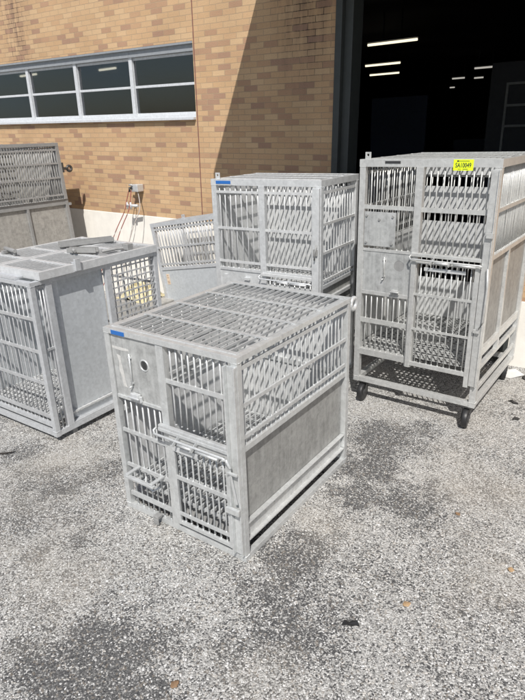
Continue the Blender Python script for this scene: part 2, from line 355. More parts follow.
def concrete(name, c, k=.16):
    m, nt, b = new_mat(name)
    tc = N(nt, 'ShaderNodeTexCoord'); P = tc.outputs['Object']
    n1 = N(nt, 'ShaderNodeTexNoise', i_Scale=2.2, i_Detail=8., i_Roughness=.65); L(nt, P, n1.inputs['Vector'])
    mp = N(nt, 'ShaderNodeMapping'); mp.inputs['Scale'].default_value = (10, 10, 1.2); L(nt, P, mp.inputs['Vector'])
    n2 = N(nt, 'ShaderNodeTexNoise', i_Scale=1., i_Detail=5.); L(nt, mp.outputs[0], n2.inputs['Vector'])
    n3 = N(nt, 'ShaderNodeTexNoise', i_Scale=90., i_Detail=3.); L(nt, P, n3.inputs['Vector'])
    r1 = ramp(nt, [(.3, tuple(x*(1-k) for x in c)), (.65, c)]); L(nt, n1.outputs[0], r1.inputs[0])
    r2 = ramp(nt, [(.5, 0), (.8, .4)]); L(nt, n2.outputs[0], r2.inputs[0])
    L(nt, mix_n(nt, r2.outputs[0], r1.outputs[0], tuple(x*.72 for x in c)), b.inputs['Base Color']); b.inputs['Roughness'].default_value = .85
    bp = N(nt, 'ShaderNodeBump', i_Strength=.25, i_Distance=.004); L(nt, n3.outputs[0], bp.inputs['Height']); L(nt, bp.outputs[0], b.inputs['Normal'])
    return m
M['brick'] = brick_material()
M['base'] = concrete('cream_painted_base', (.84, .81, .745))
M['dark_paint'] = plain('dark_green_grey_paint', (.045, .05, .048), .5)
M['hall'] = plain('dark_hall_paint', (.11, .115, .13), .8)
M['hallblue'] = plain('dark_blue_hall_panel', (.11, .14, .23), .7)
M['winframe'] = metal('window_aluminium', (.66, .68, .70), (.56, .58, .60), (.46, .47, .48), metallic=.2, spots=.15, mott=.1)
M['winhead'] = metal('window_head_flashing', (.33, .35, .37), (.28, .29, .30), (.22, .22, .23), metallic=.2, mott=.15)
m, nt, b = new_mat('window_glass'); b.inputs['Base Color'].default_value = (.50,.53,.58,1); b.inputs['Roughness'].default_value = .02; b.inputs['Transmission Weight'].default_value = 1; b.inputs['IOR'].default_value = 1.8
gn = N(nt, 'ShaderNodeTexNoise', i_Scale=2.2, i_Detail=1.); tcg = N(nt, 'ShaderNodeTexCoord'); L(nt, tcg.outputs['Object'], gn.inputs['Vector'])
gb = N(nt, 'ShaderNodeBump', i_Strength=.05, i_Distance=.02); L(nt, gn.outputs[0], gb.inputs['Height']); L(nt, gb.outputs[0], b.inputs['Normal'])
M['glass'] = m

E0, TILT = -5.45, .02
bld = thing('brick_building', 'tan brick building with cream base, steel window band and a dark open doorway', 'building',
            en(E0-.058, 6.34), (0, TILT, YAW))
X = lambda e: e - E0                         # wall coordinate -> local x ; local y is depth into the building
WT = .30; TOP = 6.2
WL, WR_ = -14.25, -5.462                      # window band
WB, WTOP = 2.752, 3.692
DL, DR, DT = -3.345, -1.06, 4.36               # doorway
BH = 1.352
wall = MB()
wall.box(X(-30), X(WL), 0, WT, BH, TOP)
wall.box(X(WL), X(WR_), 0, WT, BH, WB); wall.box(X(WL), X(WR_), 0, WT, WTOP, TOP)
wall.box(X(WR_), X(DL), 0, WT, BH, TOP)
wall.box(X(DL), X(DR), 0, WT, DT, TOP)
wall.box(X(DR), X(12), 0, WT, .84, TOP)
wall.build('wall', M['brick'], bld)
bs = MB(); bs.box(X(-30), X(DL), -.012, WT, -.6, BH-.001); bs.box(X(DR), X(12), -.012, WT, -.6, .839)
bs.build('base', M['base'], bld, .006)
# expansion joint beside the window
jt = MB(); jt.box(X(-5.445), X(-5.431), -.003, .01, BH+.002, WB-.004); jt.box(X(-5.445), X(-5.431), -.003, .01, WB-.004, TOP-.01)
jt.build('expansion_joint', plain('joint_sealant', (.20, .09, .07), .8), bld)
# doorway
db = MB(); db.box(X(DL)+.001, X(-3.262), -.02, WT, -.4, DT); db.box(X(-3.262), X(-3.16), .05, WT, -.4, DT-.08); db.box(X(DR)-.08, X(DR)-.001, -.02, WT, -.4, DT)
db.box(X(-3.262), X(DR)-.08, -.02, WT, DT-.08, DT-.001)
db.build('door_frame', M['dark_paint'], bld, .004)
# canopy above the doorway, above the picture: its end throws the slanting shadow
cp = MB(); cp.box(X(-4.225), X(.4), -1.75, -.001, 4.40, 4.56)
cp.build('canopy', plain('canopy_paint', (.30, .30, .29), .6), bld, .01)
# roof slab and hall shell
rf = MB(); rf.box(X(-30), X(12), -.06, 46, TOP+.001, TOP+.25); rf.build('roof', plain('roof_felt', (.2, .2, .2), .9), bld)
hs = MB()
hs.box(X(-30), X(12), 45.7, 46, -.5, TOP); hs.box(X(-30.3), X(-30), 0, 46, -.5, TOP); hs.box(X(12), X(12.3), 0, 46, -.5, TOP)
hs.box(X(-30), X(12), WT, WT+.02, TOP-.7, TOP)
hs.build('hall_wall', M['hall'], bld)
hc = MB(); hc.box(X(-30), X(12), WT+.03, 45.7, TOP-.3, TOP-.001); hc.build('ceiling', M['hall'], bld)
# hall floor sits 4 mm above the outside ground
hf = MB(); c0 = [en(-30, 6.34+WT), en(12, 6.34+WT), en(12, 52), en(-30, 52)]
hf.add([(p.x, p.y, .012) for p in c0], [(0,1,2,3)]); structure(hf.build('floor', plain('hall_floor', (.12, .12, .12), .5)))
# window bays
fr_w = 1.252   # bay width
for i in range(7):
    x1 = X(WR_) - i*fr_w; x0 = x1 - fr_w
    f = MB(); d0, d1 = .075, .135
    f.box(x0+.001, x0+.036, d0, d1, WB+.05, WTOP-.115); f.box(x1-.036, x1-.001, d0, d1, WB+.05, WTOP-.115)
    f.box(x0+.036, x1-.036, d0+.004, d1, WB+.05, WB+.085); f.box(x0+.036, x1-.036, d0+.004, d1, WTOP-.15, WTOP-.115)
    zm = WB + .44; f.box(x0+.036, x1-.036, d0+.008, d1-.01, zm-.017, zm+.017)
    f.box(x0+.001, x1-.001, -.055, d1+.02, WB-.022, WB+.012); f.box(x0+.001, x1-.001, .01, d1+.02, WB+.012, WB+.049)
    f.box(x0-.034 if i < 6 else x0, x0+.034, .050, d0-.001, WB+.051, WTOP-.06)
    win = f.build('window', M['winframe'], bld, .003)
    h = MB(); h.box(x0+.001, x1-.001, .03, d1+.02, WTOP-.114, WTOP-.002); h.box(x0+.001, x1-.001, -.005, .03, WTOP-.03, WTOP-.003); h.build('window_head', M['winhead'], win, .003)
    for z0, z1 in ((WB+.085, zm-.017), (zm+.017, WTOP-.15)):
        p = MB(); xa, xb = x0+.036, x1-.036; ty, tz = rng.uniform(-.010, .010), rng.uniform(-.006, .010)
        q8 = [(x, y + (ty if x == xb else 0) + (tz if z == z1 else 0), z) for y in (.095, .101) for z in (z0, z1) for x in (xa, xb)]
        p.add(q8, [(0,1,3,2),(4,6,7,5),(0,2,6,4),(1,5,7,3),(0,4,5,1),(2,3,7,6)]); p.build('pane', M['glass'], win)

# hall lights far inside
tube_m = emit('lit_fluorescent_tube', (1., .90, .66), 1.25)
TUBES = [((-8.29,17.9),(-6.72,17.9),'long lit ceiling tube in the hall, nearest one seen through the doorway'),
         ((-10.82,23.2),(-9.35,23.2),'middle lit ceiling tube of the stack of three behind the doorway jamb'),
         ((-12.35,27.),(-10.91,27.),'lowest and farthest tube of the stack of three behind the doorway jamb'),
         ((-7.84,28.1),(-6.94,28.1),'lit ceiling tube seen beside the dark cabinet deep in the doorway'),
         ((-10.2,32.6),(-9.56,32.6),'small dim ceiling tube, left one of a pair deep in the doorway'),
         ((-9.26,33.3),(-8.8,33.3),'small dim ceiling tube, right one of a pair deep in the doorway'),
         ((-12.37,39.2),(-12.07,39.2),'tiniest farthest ceiling tube at the back of the hall'),
         ((-22.03,15.),(-20.98,15.),'lit ceiling tube seen through the left panes of the window band'),
         ((-18.47,16.),(-17.55,16.),'lit ceiling tube seen through the middle panes of the window band')]
dim = emit('dim_fluorescent_tube', (1., .95, .85), .42)
for i, (a, b_, lab) in enumerate(TUBES):
    c = en((a[0]+b_[0])/2, a[1], 5.0); half = (b_[0]-a[0])/2
    t = thing('ceiling_light', lab, 'ceiling light', c, (0,0,YAW), 'fluorescent lights in the dark hall')
    q = MB(); q.tube([(-half,0,0),(half,0,0)], .036, 8); q.build('tube', tube_m if i < 3 or i > 6 else dim, t)
    q = MB(); q.box(-half-.03, half+.03, -.08, .08, .055, .11); q.box(-.3, -.27, -.02, .02, .11, .86); q.box(.27, .3, -.02, .02, .11, .86); q.build('housing', M['hall'], t)

# things standing in the dark hall
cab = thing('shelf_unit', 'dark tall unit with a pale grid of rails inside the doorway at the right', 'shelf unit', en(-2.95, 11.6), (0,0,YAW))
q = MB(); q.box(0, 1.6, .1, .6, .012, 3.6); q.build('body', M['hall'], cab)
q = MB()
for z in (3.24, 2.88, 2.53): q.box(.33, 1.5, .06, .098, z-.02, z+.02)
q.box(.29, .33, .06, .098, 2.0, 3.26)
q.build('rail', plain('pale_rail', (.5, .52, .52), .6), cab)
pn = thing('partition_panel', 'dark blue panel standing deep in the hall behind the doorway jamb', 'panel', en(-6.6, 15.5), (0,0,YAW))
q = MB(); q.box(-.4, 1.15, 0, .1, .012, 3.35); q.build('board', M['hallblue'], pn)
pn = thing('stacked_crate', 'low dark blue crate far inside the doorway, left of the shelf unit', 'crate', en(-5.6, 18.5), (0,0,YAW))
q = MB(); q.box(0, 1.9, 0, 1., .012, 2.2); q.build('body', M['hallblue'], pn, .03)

# ------------------------------------------------------------------ cage parts
BLOB = None
def blob(mb, x, y, z, r):
    global BLOB
    if BLOB is None:
        bm = bmesh.new(); bmesh.ops.create_icosphere(bm, subdivisions=1, radius=1); bm.verts.index_update()
        BLOB = ([tuple(v.co) for v in bm.verts], [tuple(v.index for v in f.verts) for f in bm.faces]); bm.free()
    sx, sy, sz = (rng.uniform(.75, 1.25)*r for _ in range(3))
    mb.add([(x+p[0]*sx, y+p[1]*sy, z+p[2]*sz) for p in BLOB[0]], BLOB[1], True)
def bars_x(mb, x0, x1, y, z0, z1, pitch, r=.0060, n=7):
    k = max(1, round((x1-x0)/pitch)); mb.bars = ('x', [], y, z0, z1, r)
    for i in range(k+1):
        x = x0 + (x1-x0)*i/k; j = rng.gauss(0, .0016); m = rng.gauss(0, .0018); mb.bars[1].append(x)
        mb.tube([(x+j, y, z0), (x+m, y+rng.gauss(0, .0015), (z0*2+z1)/3), (x-m*.6, y+rng.gauss(0, .0015), (z0+z1*2)/3), (x-j, y, z1)], r, n)
        for z in (z0+.003, z1-.003): blob(mb, x + (j if z < (z0+z1)/2 else -j), y, z, r*1.5)
def bars_y(mb, x, y0, y1, z0, z1, pitch, r=.0060, n=7):
    k = max(1, round((y1-y0)/pitch)); mb.bars = ('y', [], x, z0, z1, r)
    for i in range(k+1):
        y = y0 + (y1-y0)*i/k; j = rng.gauss(0, .0016); m = rng.gauss(0, .0018); mb.bars[1].append(y)
        mb.tube([(x, y+j, z0), (x+rng.gauss(0, .0015), y+m, (z0*2+z1)/3), (x+rng.gauss(0, .0015), y-m*.6, (z0+z1*2)/3), (x, y-j, z1)], r, n)
        for z in (z0+.003, z1-.003): blob(mb, x, y + (j if z < (z0+z1)/2 else -j), z, r*1.5)
def rails_x(mb, x0, x1, y, zs, h=.011, t=.006):
    for z in zs:
        mb.box(x0, x1, y-t, y+t, z-h, z+h)
        for x in mb.bars[1]:
            if x0 < x < x1 and mb.bars[3] < z < mb.bars[4] and rng.random() < .8: blob(mb, x, (y+mb.bars[2])/2, z + rng.choice((-1, 1))*h*.95, mb.bars[5]*1.25)
def rails_y(mb, x, y0, y1, zs, h=.011, t=.006):
    for z in zs:
        mb.box(x-t, x+t, y0, y1, z-h, z+h)
        for y in mb.bars[1]:
            if y0 < y < y1 and mb.bars[3] < z < mb.bars[4] and rng.random() < .8: blob(mb, (x+mb.bars[2])/2, y, z + rng.choice((-1, 1))*h*.95, mb.bars[5]*1.25)
def top_grate(parent, W, D, z, mat, pitch=.049, cross=(), th=.0085, hh=.018):
    g = MB(); k = round((W-.10)/pitch)
    for i in range(k+1):
        x = .05 + (W-.10)*i/k; g.box(x-th/2, x+th/2, .032, D-.032, z-hh, z-.002 + rng.uniform(-.001, .001))
    for y in cross: g.box(.032, W-.032, y-.013, y+.013, z-.004, z+.004)
    return g.build('top_grate', mat, parent)
def floor_grate(parent, W, D, z, mat, pitch=.05, cp=.1, w=.012, th=.020):
    g = MB(); k = round((W-.08)/pitch)
    for i in range(k+1):
        x = .04 + (W-.08)*i/k; g.box(x-w/2, x+w/2, .04, D-.04, z-th, z)
    k = round((D-.1)/cp)
    for i in range(k+1):
        y = .05 + (D-.1)*i/k; g.box(.03, W-.03, y-w*.5, y+w*.5, z-th*.8, z-th*.15)
    return g.build('floor_grate', mat, parent)
def lug(parent, x, y, z, mat, name='lifting_lug'):
    q = MB(); q.hole_plate(x-.026, x+.026, z-.002, z+.058, y, y+.01, x, z+.034, .010); return q.build(name, mat, parent, .002)
def slide_rod(parent, x, z0, z1, y, mat, name='slide_rod'):
    q = MB(); q.tube([(x, y, z0), (x, y, z1)], .0055, 8); q.box(x-.012, x+.012, y-.004, y+.014, z0+.02, z0+.03); q.box(x-.012, x+.012, y-.004, y+.014, z1-.03, z1-.02); q.tube([(x,y,z0+.004),(x-.012,y-.02,z0-.006)], .006, 6)
    return q.build(name, mat, parent)
def latch(parent, x, z, y, mat, s=1.):
    q = MB(); q.box(x-.032*s, x+.032*s, y-.03*s, y, z-.016*s, z+.026*s); q.box(x-.048*s, x-.034*s, y-.018*s, y, z-.034*s, z+.02*s); q.box(x+.034*s, x+.046*s, y-.02*s, y, z-.03*s, z+.012*s)
    q.tube([(x-.05*s,y-.038*s,z+.004),(x+.05*s,y-.038*s,z+.004)], .0065*s, 8)
    return q.build('latch', mat, parent, .003)
def hinge_rod(parent, x0, x1, z, y, mat):
    """door rod below a shelf, with a bent end and two drop tabs"""
    q = MB(); q.tube([(x0-.035, y+.02, z+.03), (x0-.045, y, z+.015), (x0-.03, y-.01, z-.004), (x0, y-.012, z), (x1, y-.012, z), (x1+.02, y-.012, z-.01)], .0085, 8)
    for f in (.30, .58):
        x = x0 + (x1-x0)*f; q.slab((x+.012, y+.03, z+.045), (x-.016, y-.03, z-.03), .02, .006, (1,0,.3))
    q.tube([(x0+(x1-x0)*.34, y-.024, z-.012), (x0+(x1-x0)*.55, y-.024, z-.012)], .009, 8)
    q.tube([(x0+(x1-x0)*.62, y-.024, z-.012), (x1-.03, y-.024, z-.014)], .009, 8)
    return q.build('door_rod', mat, parent)
def ring(parent, c, Rr, r, mat, axis='x', stub=None):
    q = MB(); q.torus(c, Rr, r, axis)
    if stub: q.tube(stub, r*1.1, 10)
    return q.build('tow_ring', mat, parent)

def caster(parent, x, y, z1, ang, k=1.):
    hub = MB(); r = .078*k
    hub.box(x-.045, x+.045, y-.05, y+.05, z1-.012, z1)
    c, s_ = math.cos(ang), math.sin(ang)
    ox, oy = x + s_*.035, y - c*.035
    for sg in (-1, 1):
        px, py = ox + c*.036*sg, oy + s_*.036*sg
        hub.slab((x + c*.036*sg, y + s_*.036*sg, z1-.012), (px, py, r), .045, .006, (c, s_, 0))
    o = hub.build('caster', M['steel'], parent, .002)
    wv = MB(); prof = [(-.026, r*.80), (-.024, r*.95), (-.015, r), (.015, r), (.024, r*.95), (.026, r*.80)]
    n = 24; vs_, fs_ = [], []
    for (h, rr) in prof:
        for i in range(n):
            a = 2*math.pi*i/n; vs_.append((ox + c*h + -s_*rr*math.cos(a), oy + s_*h + c*rr*math.cos(a), r + rr*math.sin(a)))
    for j in range(len(prof)-1):
        for i in range(n): fs_.append((j*n+i, j*n+(i+1)%n, (j+1)*n+(i+1)%n, (j+1)*n+i))
    fs_.append(tuple(range(n))[::-1]); fs_.append(tuple((len(prof)-1)*n+i for i in range(n)))
    wv.add(vs_, fs_, True); wv.build('wheel', M['rubber'], o)
    h = MB(); h.tube([(ox-c*.034, oy-s_*.034, r), (ox+c*.034, oy+s_*.034, r)], r*.42, 16); h.build('hub', M['steel'], o)
    return o

def corner_frame(W, D, H, z0, p=.05, base_h=.05, top_h=.042, split_base=True):
    f = MB()
    for (x0, y0) in ((0,0), (W-p,0), (0,D-p), (W-p,D-p)): f.box(x0, x0+p, y0, y0+p, z0, H-top_h)
    f.box(-.002, W+.002, -.002, p, H-top_h, H); f.box(-.002, W+.002, D-p, D+.002, H-top_h, H)
    f.box(-.002, p, p, D-p, H-top_h, H-.001); f.box(W-p, W+.002, p, D-p, H-top_h, H-.001)
    f.box(p, W-p, .003, p-.003, z0+.002, z0+base_h); f.box(p, W-p, D-p+.003, D-.003, z0+.002, z0+base_h)
    f.box(.003, p-.003, p, D-p, z0+.002, z0+base_h); f.box(W-p+.003, W-.003, p, D-p, z0+.002, z0+base_h)
    for (x, y) in ((.0, .0), (W, .0), (W, D)):
        for z in (H-top_h, z0+base_h):
            for q_ in range(5):
                t = p*(q_+.5)/5
                blob(f, x + (t if x == 0 else -t), y + (0 if y == 0 else 0) , z, .0045)
                if x: blob(f, x, y + (t if y == 0 else -t), z, .0045)
    return f

# ------------------------------------------------------------------ CAGE 1: low cage in the middle
A = thing('animal_cage', 'low aluminium animal cage in the centre foreground with a blue tag and a slatted top', 'cage',
          (-1.021, 3.416, 0), (0,0,R(-35.36)), 'aluminium animal cages set out on the gravel lot')
W, D, H = 1.077, 1.381, 1.384
f = corner_frame(W, D, H, 0, .044, .042, .036)
f.box(.455, .515, .002, .046, .042, H-.040)                     # middle front post
f.box(.05, .455, .004, .03, .897, .920)                         # lip under the plate
f.box(W-.046, W-.006, .05, D-.05, .772, .812)                   # ledge on the right side
f.box(.006, .046, .05, D-.05, .772, .812)
f.box(.05, W-.05, D-.046, D-.006, .772, .812)
f.build('frame', M['alu'], A, .004)
q = MB(); q.box(1.001, 1.012, -.038, -.001, .058, 1.335); q.box(1.012, 1.075, -.012, -.0015, .060, 1.333); q.box(1.066, 1.076, -.030, -.012, .062, 1.331); q.build('door_track', M['alu'], A, .003)
top_grate(A, W, D, H, M['bar'], .056, (.055, .345, .665, .99, D-.06))
# upper left plate with its eye, rod and latch
q = MB(); q.hole_plate(.05, .454, .9201, 1.343, .012, .018, .333, 1.178, .033); pl = q.build('access_plate', M['plate'], A)
q = MB(); q.torus((.333, .0125, 1.178), .036, .0055, 'y', 24, 8); q.build('eye_rim', M['alu'], pl)
for pts in ([(.085,1.21),(.122,1.20),(.120,1.15),(.134,1.09),(.138,1.03),(.152,.985),(.118,.99),(.113,1.05),(.095,1.10),(.10,1.165)], [(.052,1.262),(.20,1.262),(.205,1.248),(.13,1.242),(.052,1.247)]):
    q = MB(); n_ = len(pts); q.add([(x,.0105,z) for x,z in pts] + [(x,.0118,z) for x,z in pts], [tuple(range(n_))] + [(i,n_+i,n_+(i+1)%n_,(i+1)%n_) for i in range(n_)]); q.build('tape_residue', M['residue'], pl)
slide_rod(pl, .212, 1.01, 1.235, .003, M['alu']); latch(pl, .245, .945, .006, M['white'])
# lower left bars and the little U handle
q = MB(); bars_x(q, .095, .415, .026, .044, .897, .053); rails_x(q, .05, .455, .016, (.65, .375), .012, .007); rails_x(q, .05, .455, .016, (.135,), .016, .008)
q.build('feeding_bars', M['bar'], A)
q = MB()
for x in (.175, .40): q.box(x-.012, x+.012, -.112, .012, .385, .399)
q.box(.155, .42, -.115, -.088, .366, .384); q.tube([(.24, .0, .34), (.26, -.03, .29), (.33, -.03, .27), (.37, .0, .30)], .008, 6); q.build('pull_handle', M['bar'], A, .003)
q = MB(); q.box(.315, .36, -.045, .003, .055, .075); q.box(.315, .36, -.048, -.036, .012, .0545); q.build('floor_catch', M['grey'], A, .003)
# upper right window
q = MB(); bars_x(q, .552, .985, .026, .815, 1.345, .048); rails_x(q, .515, 1.0, .016, (1.117,), .013, .007); q.build('window_bars', M['bar'], A)
q = MB(); q.box(.44, 1.0, -.028, .0015, .795, .815); q.box(.44, 1.0, -.032, -.022, .770, .795); q.build('shelf_rail', M['bar'], A, .004)
hinge_rod(A, .46, .985, .758, -.045, M['bar'])
# lower right door
q = MB(); q.box(.518, .552, -.018, .0015, .082, .765); q.box(.965, .999, -.018, .0015, .082, .765); q.box(.552, .965, -.016, .0005, .082, .112); q.box(.552, .965, -.016, .0005, .735, .763)
dr = q.build('cage_door', M['alu'], A, .003)
q = MB(); bars_x(q, .585, .935, .0, .112, .735, .047); rails_x(q, .552, .965, -.010, (.455,), .013, .006); rails_x(q, .552, .965, -.010, (.172,), .011, .006); q.build('door_bars', M['bar'], dr)
q = MB(); q.box(.545, .76, -.026, -.018, .655, .692); q.build('card_holder', M['white'], dr, .002)
q = MB(); q.slab((1.012, -.045, .735), (1.062, -.045, .46), .016, .008, (0,1,0)); q.tube([(1.0,-.05,.75),(1.012,-.05,.735),(1.03,-.048,.70)], .010, 8); q.box(.985, 1.082, -.060, -.039, .385, .425); q.box(1.0, 1.08, -.056, -.041, .66, .675); q.build('door_bolt', M['alu'], A, .003)
# right side
q = MB(); bars_y(q, W-.026, .085, D-.085, .812, H-.040, .053); rails_y(q, W-.014, .05, D-.05, (1.305, 1.072, .868), .012, .007); q.build('side_bars', M['bar'], A)
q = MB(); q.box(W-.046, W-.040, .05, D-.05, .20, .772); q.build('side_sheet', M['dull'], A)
q = MB(); q.box(W-.038, W-.002, .051, D-.051, .262, .272); q.box(W-.038, W-.030, .051, D-.051, .150, .262); q.box(W-.0385, W-.001, .051, D-.051, .138, .150); q.build('tray_channel', M['alu'], A, .002)
# left and back walls, closed sheets
for z0, z1 in ((.20, .772), (.812, H-.042)):
    q = MB(); q.box(.02, .026, .05, D-.05, z0, z1); q.build('side_sheet', M['inner'], A)
    q = MB(); q.box(.05, W-.05, D-.03, D-.024, z0, z1); q.build('back_sheet', M['inner'], A)
q = MB(); bars_y(q, .04, .09, D-.09, .812, H-.040, .10); rails_y(q, .036, .05, D-.05, (1.3, 1.07, .87), .012, .007); q.build('side_bars', M['bar'], A)
floor_grate(A, W, D, .235, M['bar'], .045, .11, .013)
q = MB(); q.box(.05, W-.05, .05, D-.05, .085, .090); q.build('drip_tray', M['grey'], A)
q = MB(); q.box(.076, .196, -.0055, -.0022, 1.350, 1.377); q.build('name_tag', M['tagblue'], A, .001)
ring(A, (W-.012, D+.062, 1.318), .042, .0165, M['white'], 'x', [(W-.012, D+.002, 1.318), (W-.012, D+.03, 1.318)])

# ------------------------------------------------------------------ CAGE 2: tall cage on casters, right
K = 1.0
B = thing('animal_cage', 'tall aluminium cage on black casters at the right with a yellow numbered sticker', 'cage',
          (.894*K, 5.078*K, 0), (0,0,R(-36.65)), 'aluminium animal cages set out on the gravel lot')
zb = lambda z: z
W, D, H, Z0 = 1.18, 1.39, 2.284, .205
P = .055
f = corner_frame(W, D, H, Z0, P, .048, .062)
f.box(.515, .577, -.012, .046, zb(.47), H-.062)
f.box(P, .515, .003, .032, zb(1.10), zb(1.135)); f.box(P, .515, .003, .032, zb(1.50), zb(1.525)); f.box(P, .515, .001, .036, zb(.495), zb(.555))
for x0 in (.006, W-.046):
    f.box(x0, x0+.04, P, D-P, zb(1.505), zb(1.545)); f.box(x0+.003, x0+.037, P, D-P, zb(.545), zb(.585))
    f.box(x0, x0+.04, .59, .635, zb(.585), zb(1.505))
f.build('frame', M['warm'], B, .004)
top_grate(B, W, D, H, M['warmbar'], .05, (.06, .36, .71, 1.06, D-.06))
q = MB(); q.box(W-.068, W-.004, -.030, -.0015, zb(.42), H-.075); q.box(W-.012, W-.002, -.040, -.030, zb(.42), H-.075); q.build('door_track', M['warm'], B, .003)
# left column
q = MB(); bars_x(q, .105, .47, .024, zb(1.525), H-.062, .055); rails_x(q, P, .515, .014, (zb(1.887),), .017, .008); q.build('window_bars', M['warmbar'], B)
q = MB(); bars_x(q, .095, .48, .024, zb(.555), zb(1.10), .055); rails_x(q, P, .515, .014, (zb(.845),), .022, .009); q.build('feeding_bars', M['warmbar'], B)
q = MB(); q.box(.062, .357, .0, .0045, zb(1.55), zb(1.848)); pl = q.build('access_plate', M['plate'], B, .001)
for (x, z) in ((.085, 1.815), (.33, 1.815), (.085, 1.58), (.33, 1.58), (.205, 1.785)):
    q = MB(); q.tube([(x, .002, zb(z)), (x, -.010, zb(z))], .011, 6); q.build('bolt', M['grey'], pl)
q = MB(); q.hole_plate(P, .514, zb(1.1355), zb(1.4995), .008, .013, .405, zb(1.39), .048); pl = q.build('access_plate', M['plate'], B)
q = MB(); q.tube([(.405, .010, zb(1.39)), (.405, .022, zb(1.39))], .0475, 28); q.build('eye_cover', M['grey'], pl)
slide_rod(pl, .268, zb(1.26), zb(1.46), .0, M['warm']); latch(pl, .388, zb(1.155), .002, M['warm'], .8)
# right column, upper window
q = MB(); bars_x(q, .628, W-.095, .024, zb(1.525), H-.062, .055); rails_x(q, .577, W-.072, .014, (zb(1.884),), .019, .008); q.build('window_bars', M['warmbar'], B)
q = MB(); q.box(.52, W-.07, -.032, -.013, zb(1.497), zb(1.527)); q.box(.577, W-.07, -.013, .03, zb(1.50), zb(1.524)); q.build('shelf_rail', M['warmbar'], B, .004)
hinge_rod(B, .56, W-.07, zb(1.478), -.045, M['warm'])
# door
q = MB(); q.box(.530, .572, -.034, -.0125, zb(.475), zb(1.462)); q.box(W-.112, W-.072, -.030, -.006, zb(.40), zb(1.462)); q.box(.572, W-.112, -.026, -.004, zb(.495), zb(.535)); q.box(.572, W-.112, -.026, -.004, zb(1.44), zb(1.462))
dr = q.build('cage_door', M['warm'], B, .003)
q = MB(); bars_x(q, .615, W-.14, -.012, zb(.535), zb(1.44), .053); rails_x(q, .572, W-.112, -.022, (zb(1.17), zb(.853)), .010, .006); q.build('door_bars', M['warmbar'], dr)
q = MB(); q.box(.648, 1.0, -.036, -.028, zb(1.385), zb(1.415)); q.build('card_holder', M['white'], dr, .002)
q = MB(); q.tube([(W-.01, -.048, zb(1.46)), (W+.004, -.052, zb(1.30)), (W+.002, -.055, zb(1.02)), (W-.03, -.05, zb(.945)), (W-.06, -.045, zb(.93))], .009, 8); q.box(W-.07, W-.02, -.056, -.041, zb(.915), zb(.945)); q.box(W-.05, W+.004, -.055, -.041, zb(1.70), zb(1.74)); q.build('door_bolt', M['warm'], B)
# right side
q = MB(); bars_y(q, W-.026, .085, D-.085, zb(1.545), H-.062, .046, .0065); rails_y(q, W-.014, P, D-P, (zb(1.897),), .016, .008); q.build('side_bars', M['warmbar'], B)
for y0, y1 in ((P, .589), (.636, D-P)):
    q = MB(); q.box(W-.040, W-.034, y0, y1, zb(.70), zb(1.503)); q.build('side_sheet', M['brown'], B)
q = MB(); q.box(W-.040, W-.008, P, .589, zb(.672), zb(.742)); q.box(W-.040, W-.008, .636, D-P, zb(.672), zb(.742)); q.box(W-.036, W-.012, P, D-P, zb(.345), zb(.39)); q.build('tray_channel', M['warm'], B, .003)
# left side: open bars above, sheet below
q = MB(); bars_y(q, .026, .085, D-.085, zb(1.545), H-.062, .055); rails_y(q, .016, P, D-P, (zb(2.17), zb(1.88), zb(1.62)), .013, .008); q.build('side_bars', M['warmbar'], B)
for y0, y1 in ((P, .589), (.636, D-P)):
    q = MB(); q.box(.028, .034, y0, y1, zb(.60), zb(1.503)); q.build('side_sheet', M['plate'], B)
# back: plates with slots between them
q = MB(); bars_x(q, .10, W-.10, D-.022, zb(.56), H-.062, .056); rails_x(q, P, W-P, D-.014, (zb(2.06), zb(1.70), zb(1.22)), .012, .007); q.build('back_bars', M['warmbar'], B)
for z0, z1 in ((2.07, 2.215), (1.73, 1.955), (1.24, 1.60), (.56, .985)):
    q = MB(); q.box(P, W-P, D-.045, D-.040, zb(z0), zb(z1)); q.build('back_sheet', M['inner'], B)
# perforated floor plate: its holes let spots of sun onto the ground
floor_grate(B, W, D, zb(.555), M['plate'], .056, .056, .024, .004)
q = MB(); q.box(.235*K, .372*K, -.006, -.0022, zb(2.250), zb(2.270)); q.build('nameplate', M['nameplate'], B, .001)
q = MB(); q.box(.811*K, .965*K, -.0052, -.0022, zb(2.199), zb(2.281)); tg = q.build('sticker', M['tagyellow'], B)
text_part('SA10049', .048, (.888*K, -.0056, zb(2.237)), M['ink'], tg, width=.122)
for x0, x1, z0, z1 in ((.853, .934, 2.267, 2.2705), (.838, .852, 2.264, 2.275), (.848, .872, 2.209, 2.2115), (.885, .925, 2.208, 2.2115)):
    q = MB(); q.box(x0, x1, -.0062, -.0053, z0, z1); q.build('small_print', M['ink'], tg)
lug(B, .068, .012, H, M['warm']); lug(B, W-.05, D-.03, H, M['warm'])
ci = [(.09, .06, .05), (W-.075, .05, .15), (.075, D-.075, 2.9), (W-.075, D-.075, .3)]
for (x, y, a) in ci: caster(B, x, y, Z0, a, 1.16)

